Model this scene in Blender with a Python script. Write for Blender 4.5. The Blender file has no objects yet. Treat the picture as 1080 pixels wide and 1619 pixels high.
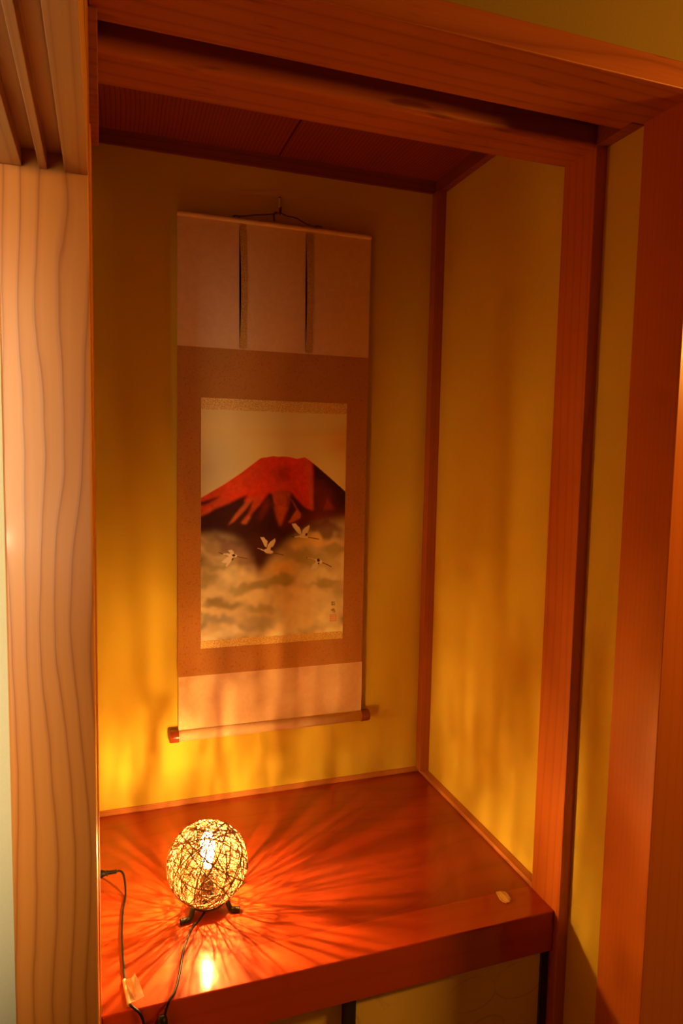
import bpy, bmesh, math, random
import numpy as np
from mathutils import Vector, Matrix
D = bpy.data
SC = bpy.context.scene
COL = SC.collection
ZO = 0.5            # height of the alcove shelf above the floor; geometry below is given relative to the shelf top

# ------------------------------------------------------------------ camera
cam_d = D.cameras.new('camera'); cam = D.objects.new('camera', cam_d); COL.objects.link(cam)
cam_d.sensor_fit = 'HORIZONTAL'; cam_d.sensor_width = 36.0; cam_d.lens = 36.0*1090.36/1080.0
cam_d.clip_start = 0.01
CR = Vector((0.945531, -0.324963, 0.019244)); CU = Vector((0.010359, 0.089121, 0.995967)); CF = Vector((0.325367, 0.941518, -0.087633))
m = Matrix((CR, CU, -CF)).transposed().to_4x4()
m.translation = Vector((-0.86359, -1.76602, 0.92941+ZO))
cam.matrix_world = m
SC.camera = cam

# ------------------------------------------------------------------ world, lights, exposure
w = D.worlds.new('world'); SC.world = w; w.use_nodes = True
w.node_tree.nodes['Background'].inputs[0].default_value = (1.0, 0.33, 0.05, 1)
w.node_tree.nodes['Background'].inputs[1].default_value = 0.004
SC.view_settings.view_transform = 'Standard'; SC.view_settings.look = 'None'
SC.view_settings.gamma = 1; SC.view_settings.use_curve_mapping = False
SC.view_settings.exposure = 0.0
FIL = 23000.0        # radiance of the lamp's filament
def area(name, loc, target, size, power, col, shape='SQUARE', size_y=None):
    l = D.lights.new(name, 'AREA'); l.energy = power; l.color = col; l.size = size; l.shape = shape
    if size_y: l.size_y = size_y
    o = D.objects.new(name, l); COL.objects.link(o); o.location = (loc[0], loc[1], loc[2]+ZO)
    d = Vector(target)-Vector(loc); o.rotation_euler = d.to_track_quat('-Z', 'Y').to_euler(); return o
# soft daylight from the neighbouring room on the left, and the room's warm ceiling lamp on the right
dl = area('daylight_from_next_room', (-1.25, -1.90, 0.80), (-1.25, -0.87, 0.79), 0.20, 4.5, (1.0, 0.76, 0.42), 'RECTANGLE', 1.0)
dl.data.spread = math.radians(44)
area('room_wall_lamp', (0.95, -1.62, 1.38), (0.05, -0.88, 1.1), 0.30, 23.0, (1.0, 0.42, 0.05))
pl = D.lights.new('distant_room_lamp', 'SPOT'); pl.energy = 8.0; pl.color = (1.0, 0.78, 0.45); pl.shadow_soft_size = 0.012
pl.spot_size = math.radians(20); pl.spot_blend = 1.0
po = D.objects.new('distant_room_lamp', pl); COL.objects.link(po); po.location = (-1.19, -2.45, 0.62+ZO)
po.rotation_euler = (Vector((-0.66, 0, 1.12))-Vector((-1.19, -2.45, 0.62))).to_track_quat('-Z', 'Y').to_euler()

# ------------------------------------------------------------------ materials
def new_mat(name):
    mt = D.materials.new(name); mt.use_nodes = True
    nt = mt.node_tree; b = nt.nodes['Principled BSDF']
    return mt, nt, b
def N(nt, t, **kw):
    n = nt.nodes.new(t)
    for k, v in kw.items():
        if k.startswith('i_'): n.inputs[k[2:]].default_value = v
        else: setattr(n, k, v)
    return n
def L(nt, a, b): nt.links.new(a, b)
def math_n(nt, op, a, b=None, c=None):
    n = nt.nodes.new('ShaderNodeMath'); n.operation = op
    for i, v in enumerate((a, b, c)):
        if v is None: continue
        if isinstance(v, (int, float)): n.inputs[i].default_value = v
        else: nt.links.new(v, n.inputs[i])
    return n.outputs[0]
def mixc(nt, f, a, b, mode='MIX'):
    n = nt.nodes.new('ShaderNodeMix'); n.data_type = 'RGBA'; n.blend_type = mode
    if isinstance(f, (int, float)): n.inputs[0].default_value = f
    else: nt.links.new(f, n.inputs[0])
    for i, v in ((6, a), (7, b)):
        if isinstance(v, tuple): n.inputs[i].default_value = (*v, 1) if len(v) == 3 else v
        else: nt.links.new(v, n.inputs[i])
    return n.outputs[2]
def ramp(nt, fac, stops):
    r = nt.nodes.new('ShaderNodeValToRGB'); el = r.color_ramp.elements
    while len(el) > 1: el.remove(el[-1])
    el[0].position = stops[0][0]; v = stops[0][1]; el[0].color = (v, v, v, 1) if isinstance(v, (int, float)) else (*v, 1)
    for p, v in stops[1:]:
        e = el.new(p); e.color = (v, v, v, 1) if isinstance(v, (int, float)) else (*v, 1)
    nt.links.new(fac, r.inputs[0]); return r.outputs[0]
def wood(name, light, dark, axis='Z', across=(1, 1, 0), freq=22, wob=1.2, wscale=3.0, contrast=1.0, rough=0.45,
         fibre=0.25, line=(0.0, 0.10, 0.3), coat=0.0, spots=0.0, stretch=0.12, seed=0.0, bump=0.05):
    mt, nt, b = new_mat(name)
    tc = N(nt, 'ShaderNodeTexCoord')
    ai = 'XYZ'.index(axis); s = [1, 1, 1]; s[ai] = stretch
    mp = N(nt, 'ShaderNodeMapping'); mp.inputs['Scale'].default_value = s; mp.inputs['Location'].default_value = (seed, seed*.7, seed*.3)
    L(nt, tc.outputs['Object'], mp.inputs['Vector'])
    n1 = N(nt, 'ShaderNodeTexNoise', i_Scale=wscale, i_Detail=2.0, i_Roughness=0.45); L(nt, mp.outputs[0], n1.inputs['Vector'])
    n1b = N(nt, 'ShaderNodeTexNoise', i_Scale=wscale*7, i_Detail=2.0); L(nt, mp.outputs[0], n1b.inputs['Vector'])
    dot = N(nt, 'ShaderNodeVectorMath', operation='DOT_PRODUCT'); L(nt, tc.outputs['Object'], dot.inputs[0]); dot.inputs[1].default_value = across
    rg = math_n(nt, 'MULTIPLY_ADD', dot.outputs['Value'], freq, math_n(nt, 'MULTIPLY', n1.outputs['Fac'], wob*4))
    rg = math_n(nt, 'ADD', rg, math_n(nt, 'MULTIPLY', n1b.outputs['Fac'], wob*0.22))
    fr = math_n(nt, 'FRACT', rg)
    ln = ramp(nt, fr, [(0, 1.0), (line[1], 0.35), (line[2], 0.05), (0.8, 0.0), (0.97, 0.55), (1.0, 1.0)])
    s2 = [260, 260, 260]; s2[ai] = 5
    mp2 = N(nt, 'ShaderNodeMapping'); mp2.inputs['Scale'].default_value = s2; L(nt, tc.outputs['Object'], mp2.inputs['Vector'])
    n2 = N(nt, 'ShaderNodeTexNoise', i_Scale=1.0, i_Detail=3.0); L(nt, mp2.outputs[0], n2.inputs['Vector'])
    f2 = math_n(nt, 'MULTIPLY', math_n(nt, 'SUBTRACT', n2.outputs['Fac'], 0.5), fibre)
    s3 = [14, 14, 14]; s3[ai] = 1.6
    mp3 = N(nt, 'ShaderNodeMapping'); mp3.inputs['Scale'].default_value = s3; L(nt, tc.outputs['Object'], mp3.inputs['Vector'])
    n3 = N(nt, 'ShaderNodeTexNoise', i_Scale=1.0, i_Detail=2.0); L(nt, mp3.outputs[0], n3.inputs['Vector'])
    f = math_n(nt, 'ADD', math_n(nt, 'MULTIPLY', ln, contrast), f2)
    f = math_n(nt, 'ADD', f, math_n(nt, 'MULTIPLY', math_n(nt, 'SUBTRACT', n3.outputs['Fac'], 0.45), 0.35))
    if spots:
        s4 = [60, 60, 60]; s4[ai] = 9
        mp4 = N(nt, 'ShaderNodeMapping'); mp4.inputs['Scale'].default_value = s4; L(nt, tc.outputs['Object'], mp4.inputs['Vector'])
        n4 = N(nt, 'ShaderNodeTexNoise', i_Scale=1.0, i_Detail=1.0); L(nt, mp4.outputs[0], n4.inputs['Vector'])
        f = math_n(nt, 'ADD', f, math_n(nt, 'MULTIPLY', ramp(nt, n4.outputs['Fac'], [(0.66, 0.0), (0.74, 1.0)]), spots))
    cl = nt.nodes.new('ShaderNodeClamp'); L(nt, f, cl.inputs[0])
    c = mixc(nt, cl.outputs[0], light, dark)
    L(nt, c, b.inputs['Base Color'])
    b.inputs['Roughness'].default_value = rough
    b.inputs['Specular IOR Level'].default_value = 0.4
    b.inputs['Coat Weight'].default_value = coat; b.inputs['Coat Roughness'].default_value = 0.10
    bp = N(nt, 'ShaderNodeBump', i_Strength=bump, i_Distance=0.002); L(nt, cl.outputs[0], bp.inputs['Height']); L(nt, bp.outputs[0], b.inputs['Normal'])
    return mt
def plaster(name, col, col2, rough=0.92, scale=350, bump=0.25, sheen=0.0):
    mt, nt, b = new_mat(name)
    tc = N(nt, 'ShaderNodeTexCoord')
    n = N(nt, 'ShaderNodeTexNoise', i_Scale=float(scale), i_Detail=3.0); L(nt, tc.outputs['Object'], n.inputs['Vector'])
    n2 = N(nt, 'ShaderNodeTexNoise', i_Scale=5.0, i_Detail=3.0); L(nt, tc.outputs['Object'], n2.inputs['Vector'])
    f = math_n(nt, 'ADD', math_n(nt, 'MULTIPLY', n.outputs['Fac'], 0.6), math_n(nt, 'MULTIPLY', n2.outputs['Fac'], 0.4))
    L(nt, mixc(nt, f, col, col2), b.inputs['Base Color'])
    b.inputs['Roughness'].default_value = rough; b.inputs['Specular IOR Level'].default_value = 0.15
    bp = N(nt, 'ShaderNodeBump', i_Strength=bump, i_Distance=0.0006); L(nt, n.outputs['Fac'], bp.inputs['Height']); L(nt, bp.outputs[0], b.inputs['Normal'])
    return mt
def plain(name, col, rough=0.5, metal=0.0, spec=0.5, coat=0.0):
    mt, nt, b = new_mat(name)
    tc = N(nt, 'ShaderNodeTexCoord')
    n = N(nt, 'ShaderNodeTexNoise', i_Scale=90.0, i_Detail=2.0); L(nt, tc.outputs['Object'], n.inputs['Vector'])
    L(nt, mixc(nt, n.outputs['Fac'], tuple(c*0.88 for c in col), tuple(min(1, c*1.1) for c in col)), b.inputs['Base Color'])
    b.inputs['Roughness'].default_value = rough; b.inputs['Metallic'].default_value = metal
    b.inputs['Specular IOR Level'].default_value = spec; b.inputs['Coat Weight'].default_value = coat
    return mt
def brocade(name, base, fig, scale, lo, hi, rough=0.8, metal=0.0, fine=0.12, detail=2.0):
    mt, nt, b = new_mat(name)
    tc = N(nt, 'ShaderNodeTexCoord')
    n = N(nt, 'ShaderNodeTexNoise', i_Scale=float(scale), i_Detail=detail, i_Distortion=0.8); L(nt, tc.outputs['Object'], n.inputs['Vector'])
    f = ramp(nt, n.outputs['Fac'], [(lo, 0.0), (hi, 1.0)])
    nf = N(nt, 'ShaderNodeTexNoise', i_Scale=900.0, i_Detail=1.0); L(nt, tc.outputs['Object'], nf.inputs['Vector'])
    f = math_n(nt, 'ADD', f, math_n(nt, 'MULTIPLY', math_n(nt, 'SUBTRACT', nf.outputs['Fac'], 0.5), fine*4))
    cl = nt.nodes.new('ShaderNodeClamp'); L(nt, f, cl.inputs[0])
    L(nt, mixc(nt, cl.outputs[0], base, fig), b.inputs['Base Color'])
    b.inputs['Roughness'].default_value = rough; b.inputs['Metallic'].default_value = metal; b.inputs['Specular IOR Level'].default_value = 0.3
    bp = N(nt, 'ShaderNodeBump', i_Strength=0.3, i_Distance=0.0005); L(nt, cl.outputs[0], bp.inputs['Height']); L(nt, bp.outputs[0], b.inputs['Normal'])
    return mt

M = {}
M['post_near'] = wood('pine_post', (0.68, 0.26, 0.050), (0.38, 0.11, 0.016), 'Z', (1, 0.25, 0), freq=42, wob=1.6, wscale=4.2, contrast=0.85, rough=0.32, fibre=0.15, stretch=0.30, line=(0, .10, .30), seed=3.1, coat=0.25)
M['post'] = wood('cedar_post', (0.60, 0.165, 0.025), (0.36, 0.075, 0.012), 'Z', (0.4, 1, 0), freq=40, wob=1.3, wscale=5, contrast=0.45, rough=0.38, fibre=0.3, stretch=0.14, seed=1.2)
M['post_out'] = wood('cedar_post_straight', (0.60, 0.16, 0.022), (0.44, 0.10, 0.015), 'Z', (0.5, 1, 0), freq=90, wob=.8, wscale=3, contrast=0.3, rough=0.3, fibre=0.3, stretch=0.05, seed=5.2, coat=.15)
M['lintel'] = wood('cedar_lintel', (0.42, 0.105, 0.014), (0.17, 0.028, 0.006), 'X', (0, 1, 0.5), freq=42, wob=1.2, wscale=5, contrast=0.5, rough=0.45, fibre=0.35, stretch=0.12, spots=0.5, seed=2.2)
M['beam'] = wood('pine_track_beam', (0.60, 0.27, 0.085), (0.34, 0.11, 0.03), 'Y', (1, 0, 0.4), freq=70, wob=1.0, wscale=4, contrast=0.5, rough=0.5, fibre=0.3, stretch=0.12, seed=7.4)
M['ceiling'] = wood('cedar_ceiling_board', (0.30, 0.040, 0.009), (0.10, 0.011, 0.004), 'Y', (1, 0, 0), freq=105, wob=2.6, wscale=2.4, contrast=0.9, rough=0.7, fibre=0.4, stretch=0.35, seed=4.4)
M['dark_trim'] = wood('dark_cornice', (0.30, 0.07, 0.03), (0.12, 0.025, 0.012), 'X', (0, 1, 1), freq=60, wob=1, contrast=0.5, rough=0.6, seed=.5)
M['corner'] = wood('corner_strip_wood', (0.42, 0.12, 0.04), (0.24, 0.055, 0.02), 'Z', (1, 1, 0), freq=80, wob=.7, contrast=0.4, rough=0.45)
M['base_x'] = wood('base_strip_wood', (0.58, 0.22, 0.07), (0.38, 0.11, 0.03), 'X', (0, 1, 1), freq=80, wob=.7, contrast=0.4, rough=0.4)
M['base_y'] = wood('base_strip_wood_side', (0.58, 0.22, 0.07), (0.38, 0.11, 0.03), 'Y', (1, 0, 1), freq=80, wob=.7, contrast=0.4, rough=0.4)
M['lacquer'] = wood('red_lacquered_board', (0.37, 0.042, 0.008), (0.18, 0.016, 0.003), 'X', (0, 1, 0.6), freq=13, wob=1.8, wscale=3.5, contrast=0.28, rough=0.34, fibre=0.18, coat=0.9, stretch=0.3, seed=6.3, bump=0.0)
for n_ in ('lacquer',): M[n_].node_tree.nodes['Principled BSDF'].inputs['Specular IOR Level'].default_value = 0.12; M[n_].node_tree.nodes['Principled BSDF'].inputs['Roughness'].default_value = 0.55
M['lacquer2'] = wood('red_lacquered_rail', (0.50, 0.058, 0.009), (0.34, 0.032, 0.005), 'X', (0, 1, 0.6), freq=30, wob=.8, wscale=3, contrast=0.25, rough=0.34, fibre=0.2, coat=0.9, stretch=0.08, seed=9.3, bump=0.0)
M['lacquer2'].node_tree.nodes['Principled BSDF'].inputs['Specular IOR Level'].default_value = 0.12; M['lacquer2'].node_tree.nodes['Principled BSDF'].inputs['Roughness'].default_value = 0.55
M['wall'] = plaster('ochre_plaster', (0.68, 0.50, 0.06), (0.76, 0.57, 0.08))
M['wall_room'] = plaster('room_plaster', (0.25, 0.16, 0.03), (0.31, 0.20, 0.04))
M['wall_pale'] = plaster('pale_plaster', (0.60, 0.58, 0.40), (0.68, 0.66, 0.47))
M['floor'] = plaster('straw_matting', (0.45, 0.34, 0.14), (0.55, 0.42, 0.2), scale=200)
M['sheet'] = brocade('rose_beige_silk', (0.86, 0.60, 0.42), (0.83, 0.56, 0.38), 60, 0.4, 0.6, rough=0.8, fine=0.05)
M['brown'] = brocade('brown_figured_silk', (0.52, 0.24, 0.07), (0.42, 0.17, 0.05), 190, 0.54, 0.68, rough=0.85, fine=0.08, detail=3.0)
M['gold'] = brocade('gold_brocade', (0.72, 0.42, 0.10), (1.0, 0.76, 0.34), 420, 0.45, 0.56, rough=0.45, metal=0.2, fine=0.2)
M['strap'] = brocade('strap_gold_brocade', (0.86, 0.52, 0.16), (1.0, 0.82, 0.42), 380, 0.48, 0.58, rough=0.6, fine=0.15)
M['edge_strip'] = plain('maroon_edge_strip', (0.34, 0.07, 0.025), 0.9)
M['knob'] = plain('red_brown_lacquered_knob', (0.30, 0.05, 0.02), 0.22, coat=0.6)
M['cord_brown'] = plain('brown_silk_cord', (0.10, 0.03, 0.015), 0.8)
M['black'] = plain('black_plastic', (0.008, 0.006, 0.006), 0.45, spec=0.25)
M['black_metal'] = plain('black_painted_iron', (0.010, 0.008, 0.007), 0.5, spec=0.3)
M['black_lacquer'] = plain('black_lacquered_frame', (0.012, 0.009, 0.008), 0.3)
M['white'] = plain('white_plastic', (0.75, 0.72, 0.66), 0.5)
M['tag'] = plain('clear_label_film', (0.92, 0.88, 0.76), 0.35)
M['brass'] = plain('brass_base', (0.6, 0.42, 0.2), 0.35, 1.0)
M['rattan'] = plain('dark_twine', (0.24, 0.125, 0.065), 0.75, spec=0.3)

def fusuma_mat():
    mt, nt, b = new_mat('cream_paper_with_faint_arcs')
    tc = N(nt, 'ShaderNodeTexCoord')
    mp = N(nt, 'ShaderNodeMapping'); mp.inputs['Scale'].default_value = (1.0, 1.0, 1.5); L(nt, tc.outputs['Object'], mp.inputs['Vector'])
    v = N(nt, 'ShaderNodeTexVoronoi', i_Scale=7.0, i_Randomness=0.6); L(nt, mp.outputs[0], v.inputs['Vector'])
    fr = math_n(nt, 'FRACT', math_n(nt, 'MULTIPLY', v.outputs['Distance'], 3.0))
    ln = ramp(nt, fr, [(0, 0.0), (0.42, 0.0), (0.48, 1.0), (0.54, 0.0), (1.0, 0.0)])
    n = N(nt, 'ShaderNodeTexNoise', i_Scale=9.0); L(nt, tc.outputs['Object'], n.inputs['Vector'])
    k = math_n(nt, 'MULTIPLY', ln, ramp(nt, n.outputs['Fac'], [(0.42, 0.0), (0.6, 0.45)]))
    L(nt, mixc(nt, k, (0.80, 0.60, 0.18), (0.45, 0.28, 0.07)), b.inputs['Base Color'])
    b.inputs['Roughness'].default_value = 0.8
    return mt
M['fusuma'] = fusuma_mat()
def emit_mat(name, col, s, transp=False):
    mt = D.materials.new(name); mt.use_nodes = True; nt = mt.node_tree; nt.nodes.clear()
    o = N(nt, 'ShaderNodeOutputMaterial'); e = N(nt, 'ShaderNodeEmission'); e.inputs[0].default_value = (*col, 1); e.inputs[1].default_value = s
    if transp:
        t = N(nt, 'ShaderNodeBsdfTransparent'); a = N(nt, 'ShaderNodeAddShader'); L(nt, e.outputs[0], a.inputs[0]); L(nt, t.outputs[0], a.inputs[1]); L(nt, a.outputs[0], o.inputs[0])
    else: L(nt, e.outputs[0], o.inputs[0])
    return mt
LAMPC = (1.0, 0.51, 0.11)
M['filament'] = emit_mat('glowing_filament', LAMPC, FIL)
M['bulb'] = emit_mat('glowing_bulb_glass', (1.0, 0.62, 0.30), 26.0, True)
def amber():
    mt, nt, b = new_mat('translucent_amber_film')
    b.inputs['Base Color'].default_value = (0.95, 0.62, 0.34, 1); b.inputs['Roughness'].default_value = 0.25
    b.inputs['Transmission Weight'].default_value = 0.25; b.inputs['IOR'].default_value = 1.4; b.inputs['Coat Weight'].default_value = .5
    return mt
M['amber'] = amber()

# ------------------------------------------------------------------ builders
def to_world(v): return Vector((v[0], v[1], v[2]+ZO))
def finish(name, bm, mat, parent=None, origin=None, smooth=False):
    """bm is in shelf coordinates; the object's origin goes to `origin` (shelf coordinates)"""
    if origin is None:
        xs = [v.co for v in bm.verts]
        lo = [min(c[i] for c in xs) for i in range(3)]; hi = [max(c[i] for c in xs) for i in range(3)]
        origin = ((lo[0]+hi[0])/2, (lo[1]+hi[1])/2, lo[2])
    og = Vector(origin)
    for v in bm.verts: v.co -= og
    me = D.meshes.new(name); bm.to_mesh(me); bm.free()
    if smooth:
        for p in me.polygons: p.use_smooth = True
    me.materials.append(mat)
    o = D.objects.new(name, me); COL.objects.link(o)
    wl = to_world(og)
    if parent is not None:
        o.parent = parent; o.location = wl - WL[parent.name]
    else: o.location = wl
    WL[o.name] = wl
    return o
WL = {}
def empty(name, loc):
    o = D.objects.new(name, None); COL.objects.link(o); o.location = to_world(loc); o.empty_display_size = 0.05
    WL[o.name] = o.location.copy(); return o
def tag(o, label, cat, group=None):
    o['label'] = label; o['category'] = cat
    if group: o['group'] = group
    return o
def struct(o): o['kind'] = 'structure'; return o
def box(bm, x0, x1, y0, y1, z0, z1, bev=0.0, seg=2, only=None):
    r = bmesh.ops.create_cube(bm, size=1.0)
    vs = r['verts']
    for v in vs: v.co = Vector(((x0+x1)/2+v.co.x*(x1-x0), (y0+y1)/2+v.co.y*(y1-y0), (z0+z1)/2+v.co.z*(z1-z0)))
    if bev:
        es = set(e for v in vs for e in v.link_edges)
        if only: es = [e for e in es if only((e.verts[0].co+e.verts[1].co)/2)]
        bmesh.ops.bevel(bm, geom=list(es), offset=bev, segments=seg, profile=0.5, affect='EDGES')
def boxo(name, dims, mat, parent=None, bev=0.0, seg=2, only=None):
    bm = bmesh.new(); box(bm, *dims, bev=bev, seg=seg, only=only); return finish(name, bm, mat, parent)
def cyl(bm, p0, p1, r0, r1=None, n=24, caps=True):
    p0 = Vector(p0); p1 = Vector(p1); r1 = r0 if r1 is None else r1
    ax = (p1-p0).normalized(); a = ax.orthogonal().normalized(); b = ax.cross(a)
    A = [bm.verts.new(p0+(a*math.cos(t)+b*math.sin(t))*r0) for t in [2*math.pi*i/n for i in range(n)]]
    B = [bm.verts.new(p1+(a*math.cos(t)+b*math.sin(t))*r1) for t in [2*math.pi*i/n for i in range(n)]]
    for i in range(n): bm.faces.new((A[i], A[(i+1) % n], B[(i+1) % n], B[i]))
    if caps: bm.faces.new(A[::-1]); bm.faces.new(B)
def lathe(bm, c, prof, n=32):
    rows = []
    for r, z in prof:
        if r < 1e-6: rows.append([bm.verts.new((c[0], c[1], c[2]+z))])
        else: rows.append([bm.verts.new((c[0]+r*math.cos(2*math.pi*i/n), c[1]+r*math.sin(2*math.pi*i/n), c[2]+z)) for i in range(n)])
    for A, B in zip(rows, rows[1:]):
        for i in range(n):
            j = (i+1) % n
            if len(A) == 1 and len(B) == 1: continue
            if len(A) == 1: bm.faces.new((A[0], B[j], B[i]))
            elif len(B) == 1: bm.faces.new((A[i], A[j], B[0]))
            else: bm.faces.new((A[i], A[j], B[j], B[i]))
def catmull(pts, k=8):
    P = [Vector(p) for p in pts]; P = [2*P[0]-P[1]]+P+[2*P[-1]-P[-2]]; out = []
    for i in range(1, len(P)-2):
        for s in range(k):
            t = s/k
            out.append(0.5*((2*P[i])+(-P[i-1]+P[i+1])*t+(2*P[i-1]-5*P[i]+4*P[i+1]-P[i+2])*t*t+(-P[i-1]+3*P[i]-3*P[i+1]+P[i+2])*t**3))
    out.append(P[-2]); return out
def tube(bm, pts, r, n=10, closed=False, flat=1.0, caps=True):
    rad = r if callable(r) else (lambda t: r)
    P = [Vector(p) for p in pts]; m_ = len(P); rows = []
    up = None
    for i in range(m_):
        d = (P[(i+1) % m_]-P[i-1]) if closed else (P[min(i+1, m_-1)]-P[max(i-1, 0)])
        d.normalize()
        if up is None: up = d.orthogonal().normalized()
        up = (up-d*up.dot(d)).normalized(); b = d.cross(up)
        rr = rad(i/max(1, m_-1))
        rows.append([bm.verts.new(P[i]+(up*math.cos(2*math.pi*j/n)+b*math.sin(2*math.pi*j/n)*flat)*rr) for j in range(n)])
    R = range(m_ if closed else m_-1)
    for i in R:
        A = rows[i]; B = rows[(i+1) % m_]
        for j in range(n): bm.faces.new((A[j], A[(j+1) % n], B[(j+1) % n], B[j]))
    if not closed and caps: bm.faces.new(rows[0][::-1]); bm.faces.new(rows[-1])

# ------------------------------------------------------------------ dimensions (shelf coordinates, metres)
XL = -0.8765                      # left faces of the opening
IY0, IY1 = -0.665, -0.570         # inner frame, front and back
OY0, OY1 = -0.872, -0.760         # outer frame, front and back
H = 1.494; HO = 1.4998            # undersides of inner and outer lintel
ZC = 1.666; ZM = 1.632            # alcove ceiling, underside of its cornice
K = 1.246                         # underside of the sliding-door track beam
FL = -0.5
# ------------------------------------------------------------------ structure
struct(boxo('floor', (-3.2, 1.3, -3.6, 0.1, FL-0.05, FL), M['floor']))
struct(boxo('wall_back', (-0.95, 0.06, 0.003, 0.06, FL, 1.76), M['wall']))
struct(boxo('wall_right', (0.020, 0.10, IY1, 0.003, FL, 1.76), M['wall']))
struct(boxo('wall_left', (-0.96, -0.897, IY1, 0.003, FL, 1.76), M['wall']))
struct(boxo('wall_right_outer', (0.0238, 0.10, OY1, IY0, FL, 1.76), M['wall']))
struct(boxo('wall_left_outer', (-0.96, -0.895, OY1, IY0, FL, 1.76), M['wall']))
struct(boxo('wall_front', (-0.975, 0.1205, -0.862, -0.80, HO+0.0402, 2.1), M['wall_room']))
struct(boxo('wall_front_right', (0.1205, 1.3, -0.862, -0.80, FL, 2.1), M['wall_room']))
struct(boxo('wall_front_left', (-3.2, -0.9765, -0.835, -0.78, FL, 2.1), M['wall_pale']))
# alcove ceiling: boards with open joints running to the back
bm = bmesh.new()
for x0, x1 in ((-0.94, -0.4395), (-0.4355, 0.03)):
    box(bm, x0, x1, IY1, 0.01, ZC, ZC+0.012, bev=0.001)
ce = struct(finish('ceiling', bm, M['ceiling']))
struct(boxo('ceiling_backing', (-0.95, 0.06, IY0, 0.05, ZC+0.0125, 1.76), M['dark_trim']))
# cornice
struct(boxo('trim_1', (-0.90, 0.02, -0.004, 0.003, ZM, ZC), M['dark_trim']))
struct(boxo('trim_2', (0.0, 0.02, IY1, -0.004, ZM, ZC), M['dark_trim']))
struct(boxo('trim_3', (-0.897, -0.880, IY1, -0.004, ZM, ZC), M['dark_trim']))
# corner strip
struct(boxo('trim_4', (-0.0075, 0.021, -0.028, 0.0025, 0.0105, ZM), M['corner'], bev=0.001))
# base strips along the shelf
struct(boxo('baseboard_back', (-0.897, -0.001, 0.0-0.002, 0.003, 0.0, 0.014), M['base_x'], bev=0.0008))
struct(boxo('baseboard_right', (0.0, 0.020, IY1, -0.001, 0.0, 0.0105), M['base_y'], bev=0.0008))
# inner posts and lintel
struct(boxo('trim_5', (0.0, 0.095, IY0, IY1, FL, H+0.03), M['post'], bev=0.0015))
struct(boxo('trim_6', (-0.96, XL, IY0, IY1, FL, H+0.03), M['post'], bev=0.0015))
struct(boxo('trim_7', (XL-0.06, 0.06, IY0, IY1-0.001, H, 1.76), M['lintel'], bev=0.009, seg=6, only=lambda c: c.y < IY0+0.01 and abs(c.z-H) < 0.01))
# outer posts
struct(boxo('trim_8', (0.0199, 0.120, OY0, OY1, FL, HO+0.001), M['post_out'], bev=0.0015))
struct(boxo('trim_9', (-0.9755, XL-0.0005, OY0, OY1, FL, 1.60), M['post_near'], bev=0.0022, seg=3))
# outer lintel with its board running back over the recess
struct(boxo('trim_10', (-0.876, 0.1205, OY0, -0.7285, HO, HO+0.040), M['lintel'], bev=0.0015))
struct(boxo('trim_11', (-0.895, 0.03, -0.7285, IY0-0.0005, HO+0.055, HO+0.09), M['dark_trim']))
struct(boxo('trim_12', (-0.002, 0.0238, OY1+0.003, IY0-0.001, 1.4985, 1.533), M['dark_trim']))
# beam over the left side of the opening
struct(boxo('trim_13', (-0.955, -0.8656, OY1+0.004, IY1-0.02, 1.392, 1.75), M['dark_trim'], bev=0.001))
# sliding-door track beam with two grooves coming toward the room
bm = bmesh.new()
X0, X1 = -0.9755, -0.8772
box(bm, X0, X1, -3.2, OY0-0.0005, K+0.020, K+0.095)
for a, b in ((X0, -0.9485), (-0.930, -0.9215), (-0.903, X1)):
    box(bm, a, b, -3.2, OY0-0.0005, K, K+0.0205, bev=0.0008)
struct(finish('trim_14', bm, M['beam']))
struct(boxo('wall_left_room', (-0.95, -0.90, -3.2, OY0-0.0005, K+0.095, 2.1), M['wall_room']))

# ------------------------------------------------------------------ alcove shelf
sh = empty('alcove_shelf', (-0.44, -0.32, -0.0863))
tag(sh, 'red lacquered wooden alcove shelf that carries the glowing round lamp', 'shelf')
boxo('shelf_board', (-0.897, -0.0005, -0.56502, -0.0022, -0.03, 0.0), M['lacquer'], sh)
boxo('front_rail', (XL+0.0005, -0.0008, -0.6508, -0.565, -0.0863, 0.0), M['lacquer2'], sh, bev=0.0028, seg=3, only=lambda c: c.y < -0.645)

# sliding cupboard doors under the shelf
def cup_door(x0, x1, y, label):
    t = empty('sliding_door', ((x0+x1)/2, y, FL+0.02)); tag(t, label, 'sliding door', 'cupboard doors under the shelf')
    z0, z1 = FL+0.02, -0.0868
    boxo('door_panel', (x0+0.018, x1-0.018, y-0.006, y+0.006, z0+0.015, z1-0.004), M['fusuma'], t)
    bm = bmesh.new()
    box(bm, x0, x0+0.0195, y-0.009, y+0.009, z0, z1, bev=0.0015); box(bm, x1-0.0195, x1, y-0.009, y+0.009, z0, z1, bev=0.0015)
    box(bm, x0+0.0195, x1-0.0195, y-0.009, y+0.009, z0, z0+0.016); box(bm, x0+0.0195, x1-0.0195, y-0.009, y+0.009, z1-0.003, z1)
    finish('door_frame', bm, M['black_lacquer'], t)
    return t
d1 = cup_door(-0.4460, -0.0010, -0.632, 'cream papered sliding door in a black frame under the shelf, the right one')
d2 = cup_door(-0.8740, -0.4270, -0.610, 'cream papered sliding door under the shelf, left of the black upright')
def pull(x, y, z, par):
    bm = bmesh.new()
    prof = [(0.0, -0.0), (0.019, 0.0), (0.0215, 0.0022), (0.0235, 0.0030), (0.0255, 0.0022), (0.026, 0.0)]
    lathe(bm, (0, 0, 0), [(r, -h) for r, h in prof], 32)
    for v in bm.verts: c = v.co.copy(); v.co = Vector((x+c.x, y+c.z, z+c.y))
    return finish('finger_pull', bm, M['black_lacquer'], par, smooth=True)
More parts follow.
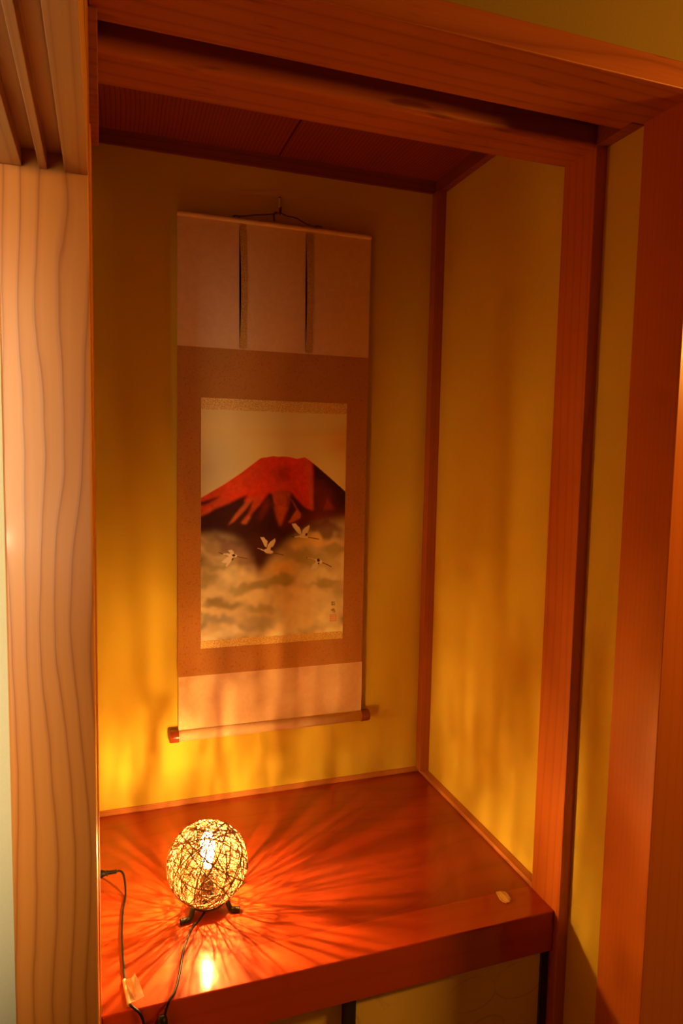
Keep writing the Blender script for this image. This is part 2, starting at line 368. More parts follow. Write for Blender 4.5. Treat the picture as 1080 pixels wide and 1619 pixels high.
pull(-0.0560, -0.6385, -0.2805, d1); pull(-0.816, -0.6165, -0.2805, d2)
struct(boxo('trim_15', (XL+0.0005, -0.0008, -0.655, -0.575, FL, FL+0.0195), M['base_x']))

# ------------------------------------------------------------------ hanging scroll
YS = -0.014
sc = empty('hanging_scroll', (-0.441, YS, 0.18))
tag(sc, 'hanging scroll with painted red mountain and flying cranes on the alcove back wall', 'hanging scroll')
def sheet(name, x0, x1, z0, z1, mat, y=YS, parent=sc, nx=2, nz=2, th=0.0012):
    bm = bmesh.new(); box(bm, x0, x1, y, y+th, z0, z1); return finish(name, bm, mat, parent)
xa, xb = -0.6905, -0.1905
o = sheet('upper_panel', xa, xb, 1.1795, 1.4960, M['sheet']); o['label'] = 'plain rose-beige silk at the top of the scroll'
o = sheet('brocade_surround', xa, xb, 0.3475, 1.1795, M['brown']); o['label'] = 'brown figured silk around the painting'
o = sheet('lower_panel', xa+0.0015, xb+0.0015, 0.197, 0.3475, M['sheet']); o['label'] = 'plain rose-beige silk below the painting'
px0, px1 = -0.6330, -0.2485
sheet('gold_band', px0, px1, 1.0275, 1.0560, M['gold'], YS-0.0006, th=0.0008)
sheet('gold_band', px0, px1, 0.4180, 0.4385, M['gold'], YS-0.0006, th=0.0008)
# top rod wrapped in silk, bottom roller with two knobs
bm = bmesh.new(); cyl(bm, (xa, YS, 1.493), (xb, YS, 1.493), 0.0060, n=20); finish('top_rod', bm, M['sheet'], sc, smooth=False)
bm = bmesh.new(); cyl(bm, (xa+0.0015, YS, 0.1935), (xb+0.0015, YS, 0.1935), 0.0145, n=40); r_ = finish('roller', bm, M['sheet'], sc)
for p in r_.data.polygons: p.use_smooth = len(p.vertices) == 4
def knob(x0, x1):
    bm = bmesh.new(); s = 1 if x1 > x0 else -1
    prof = [(0, 0), (0.0163, 0.0), (0.0163, abs(x1-x0)*0.82), (0.0150, abs(x1-x0)*0.96), (0.0135, abs(x1-x0)), (0.0, abs(x1-x0))]
    lathe(bm, (0, 0, 0), prof, 36)
    for v in bm.verts: c = v.co.copy(); v.co = Vector((x0+s*c.z, YS-0.0005+c.x, 0.1935+c.y))
    bmesh.ops.recalc_face_normals(bm, faces=bm.faces)
    k = finish('roller_knob', bm, M['knob'], sc)
    for p in k.data.polygons: p.use_smooth = len(p.vertices) == 4
    k['label'] = 'red-brown lacquered knob on the roller end'
    md = k.modifiers.new('b', 'EDGE_SPLIT'); md.split_angle = math.radians(50)
knob(xa+0.0015, xa-0.0225); knob(xb+0.0015, xb+0.0245)
# two hanging straps of gold brocade, bowing off the silk
def strap(xt, xbm, wd, bow, flip):
    n = 28; zt, zb = 1.4985, 1.1805
    bm = bmesh.new(); A = []; B = []; C = []
    for i in range(n+1):
        t = i/n; z = zt+(zb-zt)*t
        k = max(0.0, (t-0.05)/0.95); s = math.sin(math.pi*k)**0.8*bow
        xx = xt+(xbm-xt)*t + (0.0035 if not flip else 0.0025)*math.sin(math.pi*k)
        narrow = 1.0-0.10*math.sin(math.pi*k)
        y = YS-0.0012-s
        A.append(bm.verts.new((xx, y, z))); B.append(bm.verts.new((xx+wd*narrow, y+s*0.35, z)))
    for i in range(n): bm.faces.new((A[i], A[i+1], B[i+1], B[i]))
    bmesh.ops.solidify(bm, geom=bm.faces[:], thickness=0.0009)
    st = finish('hanging_strap', bm, M['strap'], sc)
    st['label'] = 'narrow gold brocade strap hanging over the upper silk'
    # thin dark maroon lune laid along the left side of the strap
    bm = bmesh.new(); A = []; B = []
    for i in range(2, n+1):
        t = i/n; z = zt+(zb-zt)*t; k = max(0.0, (t-0.05)/0.95)
        xx = xt+(xbm-xt)*t; wv = 0.0003+0.0022*math.sin(math.pi*k)**0.7
        A.append(bm.verts.new((xx-wv*0.3, YS-0.0009, z))); B.append(bm.verts.new((xx+wv+0.004, YS-0.0009-0.0, z)))
    for i in range(len(A)-1): bm.faces.new((A[i], A[i+1], B[i+1], B[i]))
    bmesh.ops.solidify(bm, geom=bm.faces[:], thickness=0.0003)
    ln_ = finish('strap_edge_strip', bm, M['edge_strip'], st); ln_['label'] = 'dark maroon strip at the strap edge'
    # pale stitches where the strap is tacked down
    bm = bmesh.new()
    for dx in (-0.004, wd):
        tube(bm, [(xbm+dx, YS-0.0022, 1.1840), (xbm+dx+0.002, YS-0.0026, 1.1815), (xbm+dx+0.0045, YS-0.0022, 1.1805)], 0.0007, 6)
    s_ = finish('stitches', bm, M['white'], st)
strap(-0.5400, -0.5375, 0.0175, 0.003, False)
strap(-0.3690, -0.3655, 0.0190, 0.0035, True)
# hanging cord of the scroll, over the hook
bm = bmesh.new()
left = catmull([(-0.5500, YS-0.004, 1.5010), (-0.535, YS-0.004, 1.5025), (-0.50, YS-0.004, 1.5095), (-0.46, YS-0.004, 1.5165), (-0.4425, YS-0.006, 1.5215), (-0.4385, YS-0.008, 1.5255),
                (-0.4345, YS-0.006, 1.5210), (-0.42, YS-0.004, 1.5175), (-0.395, YS-0.004, 1.5150), (-0.372, YS-0.004, 1.5050), (-0.355, YS-0.004, 1.5010), (-0.338, YS-0.004, 1.5000)], 6)
tube(bm, left, 0.0016, 8)
tube(bm, catmull([(-0.4530, YS-0.005, 1.5195), (-0.4545, YS-0.006, 1.512), (-0.4535, YS-0.006, 1.503), (-0.4515, YS-0.006, 1.5005)], 5), 0.0024, 8)
tube(bm, catmull([(-0.4530, YS-0.005, 1.5195), (-0.4480, YS-0.006, 1.5225), (-0.4440, YS-0.006, 1.5200)], 5), 0.0020, 8)
for x in (-0.549, -0.339): tube(bm, catmull([(x-0.008, YS-0.004, 1.4995), (x, YS-0.005, 1.5015), (x+0.010, YS-0.004, 1.5005)], 5), 0.0024, 8)
o = finish('hanging_cord', bm, M['cord_brown'], sc, smooth=True)

# ---- the painting: colours of the picture laid on a fine mesh as a colour attribute
def painting():
    nu, nv = 440, 760
    u = np.linspace(0, 1, nu); v = np.linspace(0, 1, nv); U, V = np.meshgrid(u, v)
    X = (65+885*U)*(1-V)+(75+862*U)*V; Y = (112+20*U)*(1-V)+(1515-55*U)*V
    su, sv = nu/885.0, nv/1370.0
    def inside(poly):
        r = np.zeros(X.shape, bool); n = len(poly)
        for i in range(n):
            x0, y0 = poly[i]; x1, y1 = poly[(i+1) % n]
            if y0 == y1: continue
            c = ((Y >= min(y0, y1)) & (Y < max(y0, y1))); xx = x0+(Y-y0)/(y1-y0)*(x1-x0)
            r ^= c & (X < xx)
        return r.astype(float)
    def blur(a, s):
        for ax, ss in ((1, s*su), (0, s*sv)):
            if ss < 0.3: continue
            k = int(3*ss)+1; g = np.exp(-0.5*(np.arange(-k, k+1)/ss)**2); g /= g.sum()
            pad = [(0, 0), (0, 0)]; pad[ax] = (k, k); b = np.pad(a, pad, mode='edge'); o_ = np.zeros_like(a)
            for i, gi in enumerate(g):
                sl = [slice(None), slice(None)]; sl[ax] = slice(i, i+a.shape[ax]); o_ += gi*b[tuple(sl)]
            a = o_
        return a
    rng = np.random.RandomState(5)
    def noise(s):
        n_ = blur(rng.randn(*X.shape), s); return n_/n_.std()
    col = np.zeros(X.shape+(3,))
    def lay(mask, c): nonlocal col; col = col*(1-mask[..., None])+np.array(c)*mask[..., None]
    lay(np.ones(X.shape), (0.93, 0.80, 0.40))
    lay(np.clip(1-np.hypot((X-90)/330, (Y-470)/260), 0, 1), (0.72, 0.66, 0.44))
    lay(np.clip((260-Y)/160, 0, 1)*0.25, (0.80, 0.64, 0.40))
    lay(np.clip(1-np.hypot((X-930)/170, (Y-305)/130), 0, 1)*0.8, (0.86, 0.46, 0.10))
    lay(np.exp(-((Y-250)/30)**2)*0.25*np.clip((X-60)/400, 0, 1), (0.84, 0.58, 0.22))
    mt_ = blur(inside([(40, 657), (65, 642), (200, 558), (300, 488), (400, 409), (420, 396), (455, 393), (490, 385), (520, 389), (560, 387), (600, 392), (635, 401), (660, 395), (685, 391),
                       (710, 405), (760, 443), (850, 516), (905, 562), (947, 597), (990, 628), (990, 1200), (40, 1200)]), 1.6)
    mc = np.zeros(X.shape+(3,)); mc[:] = (0.84, 0.052, 0.016)
    def m_(poly, bl, c, a=1.0):
        nonlocal mc
        k = blur(inside(poly), bl)*a; mc = mc*(1-k[..., None])+np.array(c)*k[..., None]
    DK = (0.055, 0.010, 0.012); OR = (0.70, 0.15, 0.045); MR = (0.28, 0.030, 0.018)
    m_([(60, 640), (300, 500), (420, 420), (430, 470), (300, 600), (60, 690)], 22, (0.72, 0.085, 0.02), .7)
    m_([(500, 450), (580, 450), (600, 520), (540, 545), (505, 510)], 22, (0.34, 0.035, 0.015), .75)
    m_([(465, 480), (500, 600), (600, 620), (620, 520), (590, 560), (520, 560)], 20, (0.60, 0.07, 0.025), .8)
    m_([(680, 400), (715, 420), (745, 560), (745, 700), (700, 560)], 10, (0.72, 0.11, 0.03), .8)
    # dark lower slopes
    m_([(40, 668), (110, 655), (180, 628), (150, 680), (240, 663), (285, 640), (340, 618), (318, 665), (345, 665), (375, 650), (368, 700), (400, 690), (430, 655), (465, 612), (500, 610), (600, 600),
        (640, 640), (690, 690), (735, 712), (742, 560), (735, 440), (720, 410), (1000, 600), (1000, 1200), (40, 1200)], 7, DK)
    m_([(735, 520), (830, 560), (870, 640), (850, 760), (745, 760)], 26, (0.20, 0.022, 0.015), .8)
    m_([(540, 740), (960, 700), (960, 830), (560, 820)], 30, (0.19, 0.02, 0.014), .7)
    # red and orange tongues over the dark
    m_([(60, 690), (170, 640), (240, 640), (235, 668), (150, 705), (80, 740), (60, 745)], 7, (0.68, 0.085, 0.03))
    m_([(60, 735), (140, 700), (120, 725), (70, 748)], 6, OR, .6)
    m_([(90, 662), (170, 630), (110, 678), (70, 700)], 7, DK, .7)
    m_([(355, 632), (378, 640), (330, 705), (262, 780), (225, 805), (270, 735)], 5, OR, .85)
    m_([(380, 640), (420, 620), (410, 680), (360, 740), (330, 795), (300, 790), (345, 735)], 6, (0.66, 0.09, 0.035), .95)
    m_([(345, 745), (360, 750), (335, 795), (305, 795)], 6, (0.62, 0.2, 0.09), .7)
    m_([(440, 650), (465, 630), (470, 700), (430, 760), (400, 780)], 12, MR, .8)
    m_([(485, 600), (600, 600), (590, 690), (560, 760), (538, 812), (515, 760), (490, 670)], 8, (0.56, 0.09, 0.03))
    m_([(520, 690), (565, 690), (550, 770), (536, 808), (522, 765)], 8, (0.66, 0.12, 0.035), .8)
    m_([(590, 560), (720, 640), (735, 640), (742, 712), (690, 690), (640, 640)], 8, (0.72, 0.045, 0.016), .9)
    m_([(715, 560), (735, 570), (740, 710), (722, 700)], 7, OR, .7)
    m_([(640, 705), (665, 735), (660, 760), (600, 790), (585, 785), (610, 750)], 4, OR, .85)
    m_([(598, 640), (612, 650), (660, 730), (650, 740)], 3, (0.6, 0.1, 0.04), .6)
    m_([(830, 632), (850, 670), (882, 702), (800, 712), (815, 680)], 7, (0.40, 0.045, 0.03), .8)
    m_([(462, 615), (480, 612), (505, 690), (490, 690)], 4, DK, .8)
    m_([(560, 600), (590, 640), (600, 700), (570, 690), (575, 650)], 5, DK, .35)
    m_([(600, 690), (620, 680), (600, 770), (575, 790)], 5, DK, .6)
    n1 = noise(10); n2 = noise(4)
    mc *= (1+0.05*n1+0.03*n2)[..., None]
    col = col*(1-mt_[..., None])+mc*mt_[..., None]
    # clouds
    edge_x = [40, 75, 150, 250, 320, 360, 385, 400, 420, 440, 470, 520, 600, 660, 720, 800, 880, 950, 1000]
    edge_y = [880, 880, 870, 895, 930, 975, 1040, 1085, 1088, 1050, 1000, 960, 900, 870, 830, 800, 790, 775, 770]
    ey = np.interp(X, edge_x, edge_y)
    cm = blur(np.clip((Y-ey)/85+0.5, 0, 1), 14)
    cc = np.zeros(X.shape+(3,)); cc[:] = (0.74, 0.62, 0.38)
    WX = X+16*noise(34)+9*noise(13); WY = Y+13*noise(30)+8*noise(12)
    def blob(x, y, rx, ry, c, a, soft=14):
        nonlocal cc
        d = np.hypot((WX-x)/rx, (WY-y)/ry); k = np.clip((1.3-d)/0.75, 0, 1)*a; k = k*k*(3-2*k); k = blur(k, soft*0.4)
        cc = cc*(1-k[..., None])+np.array(c)*k[..., None]
    DKC = (0.34, 0.26, 0.13); MV = (0.26, 0.15, 0.13); LT = (0.90, 0.78, 0.50); YL = (0.90, 0.68, 0.30); OL = (0.47, 0.40, 0.20); GY = (0.45, 0.40, 0.33)
    for b_ in [(220, 930, 130, 60, MV, .8), (330, 1000, 90, 70, MV, .7), (110, 945, 80, 50, (0.50, .39, .22), .9), (820, 830, 110, 45, MV, .8), (600, 960, 100, 60, MV, .5),
               (680, 910, 90, 45, YL, .9), (780, 900, 60, 40, YL, .8), (855, 912, 35, 20, YL, .9), (900, 960, 120, 50, OL, .8), (700, 1000, 150, 35, OL, .7), (130, 1050, 120, 40, OL, .8),
               (230, 1110, 70, 50, LT, .8), (330, 1130, 90, 45, LT, .8), (100, 1130, 80, 40, OL, .7), (530, 1080, 90, 60, YL, .95), (600, 1100, 60, 50, YL, .8), (470, 1060, 40, 40, YL, .6),
               (420, 1170, 110, 35, OL, .95), (540, 1150, 90, 30, OL, .9), (820, 1160, 110, 35, OL, .85), (900, 1200, 70, 40, (0.62, .5, .28), .8), (840, 1090, 130, 40, LT, .8), (700, 1120, 80, 50, LT, .8),
               (130, 1220, 90, 50, LT, .6), (190, 1280, 130, 40, DKC, .75), (400, 1240, 130, 35, LT, .85), (560, 1220, 90, 50, LT, .8), (300, 1190, 60, 30, OL, .6), (740, 1250, 60, 60, (0.93, .80, .52), .8), (640, 1280, 120, 110, (0.92, .76, .46), .8),
               (430, 1310, 110, 35, OL, .7), (110, 1340, 90, 40, LT, .7), (150, 1385, 140, 32, GY, .8), (290, 1370, 70, 50, (0.74, .6, .42), .6), (420, 1400, 130, 50, GY, .6), (350, 1450, 90, 40, GY, .7), (640, 1400, 130, 60, (0.92, .77, .47), .8),
               (810, 1340, 100, 100, (0.90, .75, .46), .8), (470, 1420, 60, 40, OL, .5), (230, 1470, 90, 45, (0.94, .84, .64), .95), (110, 1475, 60, 45, (0.9, .78, .58), .8), (700, 1460, 80, 25, OL, .45), (850, 1460, 80, 30, OL, .4), (560, 1440, 60, 50, (0.92, .78, .5), .7)]:
        blob(*b_)
    cc *= (1+0.06*noise(26)+0.03*noise(12))[..., None]
    col = col*(1-cm[..., None])+cc*cm[..., None]
    # dark drift under the mountain
    k = blur(inside([(330, 880), (520, 850), (560, 900), (480, 1000), (440, 1060), (425, 1085), (395, 1075), (375, 1000)]), 22)*0.75; col = col*(1-k[..., None])+np.array((0.10, .022, .018))*k[..., None]
    k = np.clip((900-np.abs(Y-845)*14-0)/900, 0, 1)*0  # no band
    def z2(pts): return [((10+x/4.5)*3.854, (190+y/4.5)*3.854) for x, y in pts]
    WH = (0.92, 0.85, 0.72); BK = (0.06, 0.025, 0.02); LG = (0.20, 0.10, 0.045)
    def P(pts, c, a=1.0): k_ = blur(inside(z2(pts)), 1.1)*a; lay(k_, c)
    def S(pts, w_, c, a=1.0):
        Z = z2(pts); ww = w_*3.854/4.5
        mk = np.zeros(X.shape)
        for (x0, y0), (x1, y1) in zip(Z, Z[1:]):
            dx, dy = x1-x0, y1-y0; l2 = dx*dx+dy*dy+1e-9
            t = np.clip(((X-x0)*dx+(Y-y0)*dy)/l2, 0, 1); dd = np.hypot(X-x0-t*dx, Y-y0-t*dy)
            mk = np.maximum(mk, np.clip((ww/2+0.9-dd)/1.6, 0, 1))
        lay(mk*a, c)
    # crane, upper right
    S([(664, 163), (678, 166), (695, 168)], 4, BK); S([(690, 168), (712, 164), (735, 156)], 7, WH); P([(715, 165), (735, 148), (762, 150), (780, 162), (786, 172), (770, 176), (735, 174)], WH)
    P([(664, 72), (690, 70), (705, 84), (722, 100), (730, 118), (737, 150), (722, 148), (700, 128), (684, 108), (672, 92)], WH)
    P([(738, 152), (744, 118), (760, 100), (793, 79), (795, 96), (788, 118), (776, 146), (762, 160), (742, 162)], WH)
    P([(766, 140), (780, 138), (776, 158), (762, 160)], BK); S([(786, 170), (820, 175), (862, 182)], 6, LG)
    # crane, middle
    S([(425, 248), (440, 252), (462, 264)], 4, WH); S([(450, 256), (475, 268)], 7, WH); P([(462, 262), (488, 250), (512, 258), (532, 270), (536, 280), (515, 287), (485, 284)], WH)
    P([(441, 168), (466, 168), (480, 185), (493, 196), (491, 222), (486, 243), (472, 232), (460, 205), (450, 186)], WH)
    P([(488, 252), (496, 222), (512, 202), (546, 176), (549, 196), (540, 222), (526, 245), (512, 262), (494, 264)], WH)
    P([(517, 242), (532, 238), (528, 258), (514, 260)], BK); S([(536, 280), (570, 288), (606, 296)], 6, LG)
    # crane, left
    S([(160, 278), (178, 286), (196, 290)], 4, BK); S([(190, 290), (220, 288)], 7, WH); P([(205, 292), (240, 284), (270, 290), (284, 300), (276, 312), (240, 312)], WH, .95)
    P([(218, 262), (245, 258), (258, 272), (262, 290), (240, 290)], WH, .75); P([(176, 346), (205, 318), (238, 296), (256, 300), (248, 330), (228, 360), (212, 380), (205, 372), (214, 352), (196, 352)], WH, .95)
    P([(246, 294), (262, 288), (274, 298), (262, 308), (250, 306)], BK); P([(248, 318), (260, 318), (252, 336), (244, 336)], BK); S([(284, 308), (315, 315), (350, 322)], 6, LG)
    # crane, right
    S([(772, 313), (790, 320), (806, 326)], 4, LG); S([(785, 318), (815, 322), (840, 330)], 6, (0.80, 0.66, 0.42)); P([(836, 326), (862, 322), (885, 334), (894, 348), (880, 362), (850, 356)], WH)
    P([(806, 400), (820, 368), (845, 346), (868, 352), (860, 374), (850, 400), (838, 392), (826, 402)], (0.84, 0.80, 0.72), .95)
    P([(850, 326), (864, 320), (875, 334), (868, 346), (854, 344)], BK); P([(858, 350), (872, 350), (866, 364), (858, 362)], BK); S([(893, 352), (925, 364), (958, 380)], 6.5, LG)
    # signature and seal
    INK = (0.07, 0.045, 0.03); sk = 2.6
    for q in ([(970, 630), (970, 636)], [(963, 637), (977, 636)], [(961, 642), (978, 641)], [(965, 646), (975, 646), (975, 653), (965, 653), (965, 646)], [(962, 658), (977, 657)], [(970, 653), (970, 665)],
              [(988, 632), (979, 641)], [(986, 641), (985, 664)], [(990, 648), (979, 656)]):
        S(q, sk, INK)
    for q in ([(962, 690), (968, 690), (968, 700), (962, 700), (962, 690)], [(977, 683), (974, 688)], [(973, 688), (986, 688), (986, 697), (973, 697)], [(973, 688), (973, 704)], [(973, 692), (986, 692)],
              [(973, 702), (991, 701), (989, 712), (984, 712)], [(973, 709), (975, 711)], [(979, 708), (981, 711)]):
        S(q, sk, INK)
    SE = (0.74, 0.12, 0.05)
    S([(954, 730), (998, 730), (998, 776), (954, 776), (954, 730)], 3.4, SE)
    for q in ([(961, 736), (961, 771)], [(968, 734), (966, 752), (970, 771)], [(975, 737), (975, 772)], [(958, 744), (974, 743)], [(958, 758), (973, 759)], [(982, 735), (981, 770)], [(990, 736), (991, 752), (988, 771)], [(979, 744), (996, 745)], [(980, 757), (995, 757)], [(980, 767), (995, 767)]):
        S(q, 2.6, SE, .8)
    col = np.clip(col, 0.002, 0.95)
    # mesh
    x0, x1, z1, z0 = px0, px1, 1.0275, 0.4385
    xs = x0+(x1-x0)*U; zs = z1+(z0-z1)*V
    og = np.array([(x0+x1)/2, YS-0.0004, z0])
    co = np.stack([xs-og[0], np.full(X.shape, 0.0), zs-og[2]], -1).reshape(-1, 3)
    idx = np.arange(nu*nv).reshape(nv, nu)
    f = np.stack([idx[:-1, :-1], idx[1:, :-1], idx[1:, 1:], idx[:-1, 1:]], -1).reshape(-1, 4)
    me = D.meshes.new('painting'); me.vertices.add(len(co)); me.vertices.foreach_set('co', co.ravel())
    me.loops.add(f.size); me.loops.foreach_set('vertex_index', f.ravel().astype(np.int32))
    me.polygons.add(len(f)); me.polygons.foreach_set('loop_start', (np.arange(len(f))*4).astype(np.int32)); me.polygons.foreach_set('loop_total', np.full(len(f), 4, np.int32))
    me.update(); me.validate()
    ca = me.color_attributes.new('paint', 'FLOAT_COLOR', 'POINT')
    ca.data.foreach_set('color', np.concatenate([col.reshape(-1, 3), np.ones((nu*nv, 1))], 1).ravel().astype(np.float32))
    mt, nt, b = new_mat('painted_silk')
    at = N(nt, 'ShaderNodeAttribute'); at.attribute_name = 'paint'
    tc = N(nt, 'ShaderNodeTexCoord'); wn = N(nt, 'ShaderNodeTexNoise', i_Scale=700.0); L(nt, tc.outputs['Object'], wn.inputs['Vector'])
    wv = math_n(nt, 'ADD', 0.95, math_n(nt, 'MULTIPLY', wn.outputs['Fac'], 0.1))
    vm = N(nt, 'ShaderNodeVectorMath', operation='SCALE'); L(nt, at.outputs['Color'], vm.inputs[0]); L(nt, wv, vm.inputs['Scale']); L(nt, vm.outputs[0], b.inputs['Base Color'])
    b.inputs['Roughness'].default_value = 0.75; b.inputs['Specular IOR Level'].default_value = 0.2
    me.materials.append(mt)
    o = D.objects.new('painting', me); COL.objects.link(o); o.parent = sc
    o.location = to_world(tuple(og))-WL[sc.name]; o['label'] = 'painted silk picture of a red mountain above clouds with four white cranes'
painting()

# wall hook that carries the scroll
hk = empty('wall_hook', (-0.4356, 0.003, 1.522)); tag(hk, 'small wall hook with a pale sleeve above the hanging scroll', 'hook')
bm = bmesh.new(); cyl(bm, (-0.4356, -0.0030, 1.5400), (-0.4354, -0.0020, 1.5640), 0.0028, n=14); o = finish('sleeve', bm, M['white'], hk, smooth=False); o['label'] = 'pale plastic sleeve'
bm = bmesh.new(); tube(bm, catmull([(-0.4354, 0.003, 1.566), (-0.4354, -0.002, 1.566), (-0.4356, -0.0030, 1.560), (-0.4358, -0.0035, 1.530), (-0.4362, -0.010, 1.5225), (-0.4375, -0.022, 1.5225), (-0.4385, -0.0285, 1.528), (-0.4385, -0.028, 1.534)], 5), 0.0019, 8)
finish('hook_wire', bm, M['cord_brown'], hk, smooth=True)

# ------------------------------------------------------------------ globe lamp
LX, LY = -0.6745, -0.4370; LZ, LR = 0.1010, 0.0810
lamp = empty('globe_lamp', (LX, LY, 0)); tag(lamp, 'glowing round lamp of tangled dark twine on black feet standing on the red shelf', 'lamp')
random.seed(11)
bm = bmesh.new(); c0 = Vector((LX, LY, LZ))
for i in range(160):
    nrm = Vector((random.gauss(0, 1), random.gauss(0, 1), random.gauss(0, 0.75))).normalized()
    off = random.uniform(-0.55, 0.55) if i > 30 else random.uniform(-0.15, 0.15)
    a = nrm.orthogonal().normalized(); b = nrm.cross(a); rr = math.sqrt(1-off*off)
    ph = random.uniform(0, 6.28); amp = random.uniform(0.01, 0.07); k = random.choice((2, 3, 3, 4, 5))
    seg = 72; pts = []
    for s in range(seg):
        t = 2*math.pi*s/seg
        d = (nrm*(off+amp*math.sin(k*t+ph))+a*rr*math.cos(t)+b*rr*math.sin(t)).normalized()
        pts.append(c0+d*(LR-0.0012-0.0014*random.random()*0.5-0.0008*math.sin(3*t+i)))
    if len(pts): tube(bm, pts, (0.00135 if i % 9 == 0 else random.choice((0.0005, 0.0006, 0.0007))), 4, closed=True)
shade = finish('lamp_shade', bm, M['rattan'], lamp, origin=(LX, LY, LZ), smooth=False)
shade['label'] = 'round shade of tangled dark twine'
bm = bmesh.new(); cyl(bm, (LX, LY, 0.0215), (LX, LY, 0.026), 0.036, n=32); cyl(bm, (LX, LY, 0.026), (LX, LY, 0.085), 0.0125, n=24)
finish('lamp_socket', bm, M['black_metal'], lamp)
bulb = None
bm = bmesh.new(); lathe(bm, (LX, LY, 0.0), [(0.0, 0.086), (0.006, 0.0862), (0.0075, 0.098), (0.010, 0.106), (0.0135, 0.122), (0.0142, 0.138), (0.0125, 0.152), (0.008, 0.163), (0.003, 0.168), (0.0, 0.169)], 24)
bulb = finish('light_bulb', bm, M['bulb'], lamp, smooth=True)
bm = bmesh.new(); lathe(bm, (LX, LY, 0.0), [(0.0, 0.124), (0.0018, 0.1245), (0.0020, 0.126), (0.0020, 0.152), (0.0018, 0.1535), (0.0, 0.154)], 12)
finish('filament', bm, M['filament'], bulb, smooth=True)
bm = bmesh.new(); cyl(bm, (LX, LY, 0.080), (LX, LY, 0.092), 0.0078, n=20); finish('bulb_base', bm, M['brass'], bulb)
for top, mid, tip in (((-0.7000, -0.4500, 0.0300), (-0.7115, -0.4620, 0.0065), (-0.7310, -0.4650, 0.0060)),
                      ((-0.6420, -0.4480, 0.0300), (-0.6320, -0.4570, 0.0065), (-0.6130, -0.4620, 0.0060)),
                      ((-0.6700, -0.4040, 0.0300), (-0.6690, -0.3900, 0.0065), (-0.6680, -0.3700, 0.0060))):
    bm = bmesh.new()
    T, Mi, E_ = Vector(top), Vector(mid), Vector(tip)
    tube(bm, catmull([T, T*.5+Mi*.5+Vector((0, 0, .003)), Mi+Vector((0, 0, .002)), Mi*.5+E_*.5, E_], 6), lambda t: 0.0048+0.0012*t, 12)
    finish('lamp_foot', bm, M['black_metal'], lamp, smooth=True)
# the lamp's cord: from under the globe, over the shelf edge to the switch, back up and along to the plug
CRD = 0.0022
def flatten(p): return p
pts = [(-0.6745, -0.4440, 0.020), (-0.680, -0.452, 0.012), (-0.695, -0.466, 0.0035), (-0.712, -0.486, 0.0028), (-0.732, -0.536, 0.0026), (-0.7445, -0.590, 0.0026), (-0.757, -0.632, 0.0026),
       (-0.7675, -0.6500, 0.0030), (-0.7730, -0.6565, -0.0040), (-0.7770, -0.6615, -0.0130), (-0.7800, -0.6640, -0.020)]
pts2 = [(-0.7960, -0.6640, -0.0900), (-0.804, -0.6620, -0.1050), (-0.8110, -0.6600, -0.0900), (-0.8090, -0.6580, -0.050), (-0.8110, -0.6570, -0.0200), (-0.8170, -0.6550, -0.0040), (-0.8260, -0.6495, 0.0028), (-0.8320, -0.636, 0.0026),
        (-0.8375, -0.590, 0.0026), (-0.8395, -0.530, 0.0026), (-0.8405, -0.470, 0.0026), (-0.8370, -0.400, 0.0026), (-0.8310, -0.352, 0.0035), (-0.8300, -0.325, 0.0110), (-0.8330, -0.303, 0.0240), (-0.8395, -0.2960, 0.0290), (-0.8460, -0.2960, 0.0295)]
bm = bmesh.new(); tube(bm, catmull(pts, 8), CRD, 10); tube(bm, catmull(pts2, 8), CRD, 10)
cord = finish('power_cord', bm, M['black'], lamp, origin=(LX, LY, 0.0), smooth=True)
bm = bmesh.new(); sp = [Vector((-0.7800, -0.6620, -0.0110)), Vector((-0.7830, -0.6680, -0.0230)), Vector((-0.7890, -0.6690, -0.0520)), Vector((-0.7960, -0.6660, -0.0900))]
tube(bm, catmull(sp, 8), lambda t: 0.0040+0.0070*min(1, math.sin(math.pi*min(max(t, .0), 1))**0.5*1.0), 14)
finish('inline_switch', bm, M['black'], cord, smooth=True)
bm = bmesh.new()
y_, z_ = -0.296, 0.0295
prof = [(0.0, 0.0), (0.0092, 0.0), (0.0088, 0.005), (0.0062, 0.009), (0.0058, 0.0125), (0.0072, 0.0128), (0.0072, 0.0148), (0.0050, 0.0152), (0.0044, 0.030), (0.0050, 0.0305), (0.0048, 0.0325), (0.0026, 0.0350), (0, 0.0352)]
lathe(bm, (0, 0, 0), prof, 20)
for v in bm.verts: c = v.co.copy(); v.co = Vector((-0.8800+c.z, y_+c.x, z_+c.y*0.85))
for dz in (-0.004, 0.004): box(bm, -0.8960, -0.8800, y_-0.0008, y_+0.0008, z_+dz-0.0025, z_+dz+0.0025)
bmesh.ops.recalc_face_normals(bm, faces=bm.faces)
finish('plug', bm, M['black'], cord, smooth=True)
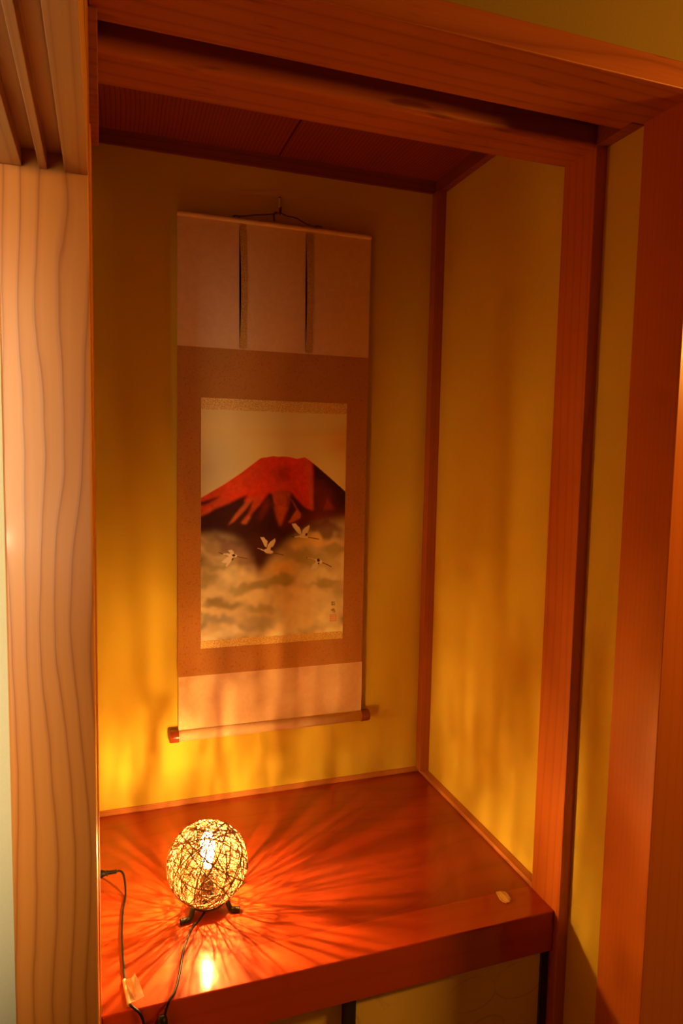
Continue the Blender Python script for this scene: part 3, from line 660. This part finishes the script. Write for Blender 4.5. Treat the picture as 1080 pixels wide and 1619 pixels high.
# the socket on the left wall that takes the plug
ot = empty('wall_outlet', (-0.897, y_, z_-0.035)); tag(ot, 'small wall outlet at the left end of the shelf holding the black plug', 'outlet')
boxo('outlet_plate', (-0.8970, -0.8935, y_-0.03, y_+0.03, z_-0.0285, z_+0.05), M['white'], ot, bev=0.001)
# folded label flag on the cord
bm = bmesh.new()
Pp = [(-0.8395, -0.585, 0.0052), (-0.8335, -0.640, 0.0050), (-0.8275, -0.590, 0.0105), (-0.8215, -0.594, 0.0200), (-0.8150, -0.610, 0.0160), (-0.8085, -0.636, 0.0080), (-0.8225, -0.638, 0.0045), (-0.824, -0.615, 0.013)]
vs = [bm.verts.new(p) for p in Pp]
for f in ((0, 1, 6, 7), (0, 7, 2), (2, 7, 3), (3, 7, 4), (4, 7, 5), (7, 6, 5)): bm.faces.new([vs[i] for i in f])
bmesh.ops.solidify(bm, geom=bm.faces[:], thickness=0.0004)
tube(bm, [(-0.8390, -0.583, 0.0030), (-0.8375, -0.600, 0.0030), (-0.8325, -0.641, 0.0030)], 0.0032, 10)
tg = finish('label_flag', bm, M['tag'], cord); tg['label'] = 'pale folded label wrapped round the cord'

# ------------------------------------------------------------------ the small amber slip near the shelf's right end
bm = bmesh.new()
out = [(-0.0842, -0.5640), (-0.0745, -0.5640), (-0.0655, -0.5690), (-0.0640, -0.5800), (-0.0665, -0.5935), (-0.0740, -0.6005), (-0.0820, -0.6015), (-0.0870, -0.5960), (-0.0885, -0.5850)]
n = len(out); cx_ = sum(p[0] for p in out)/n; cy_ = sum(p[1] for p in out)/n
lo = [bm.verts.new((x, y, 0.0003)) for x, y in out]; mi = [bm.verts.new((x, y, 0.0030)) for x, y in out]
up = [bm.verts.new((cx_+(x-cx_)*0.72, cy_+(y-cy_)*0.76, 0.0022)) for x, y in out]
for i in range(n):
    j = (i+1) % n; bm.faces.new((lo[i], lo[j], mi[j], mi[i])); bm.faces.new((mi[i], mi[j], up[j], up[i]))
bm.faces.new(lo[::-1]); bm.faces.new(up)
box(bm, -0.0765, -0.0735, -0.598, -0.567, 0.0020, 0.0042, bev=0.0008)
o = finish('plastic_tab', bm, M['amber'], None); tag(o, 'small translucent amber tab with a raised ridge lying on the shelf by the right post', 'tab')
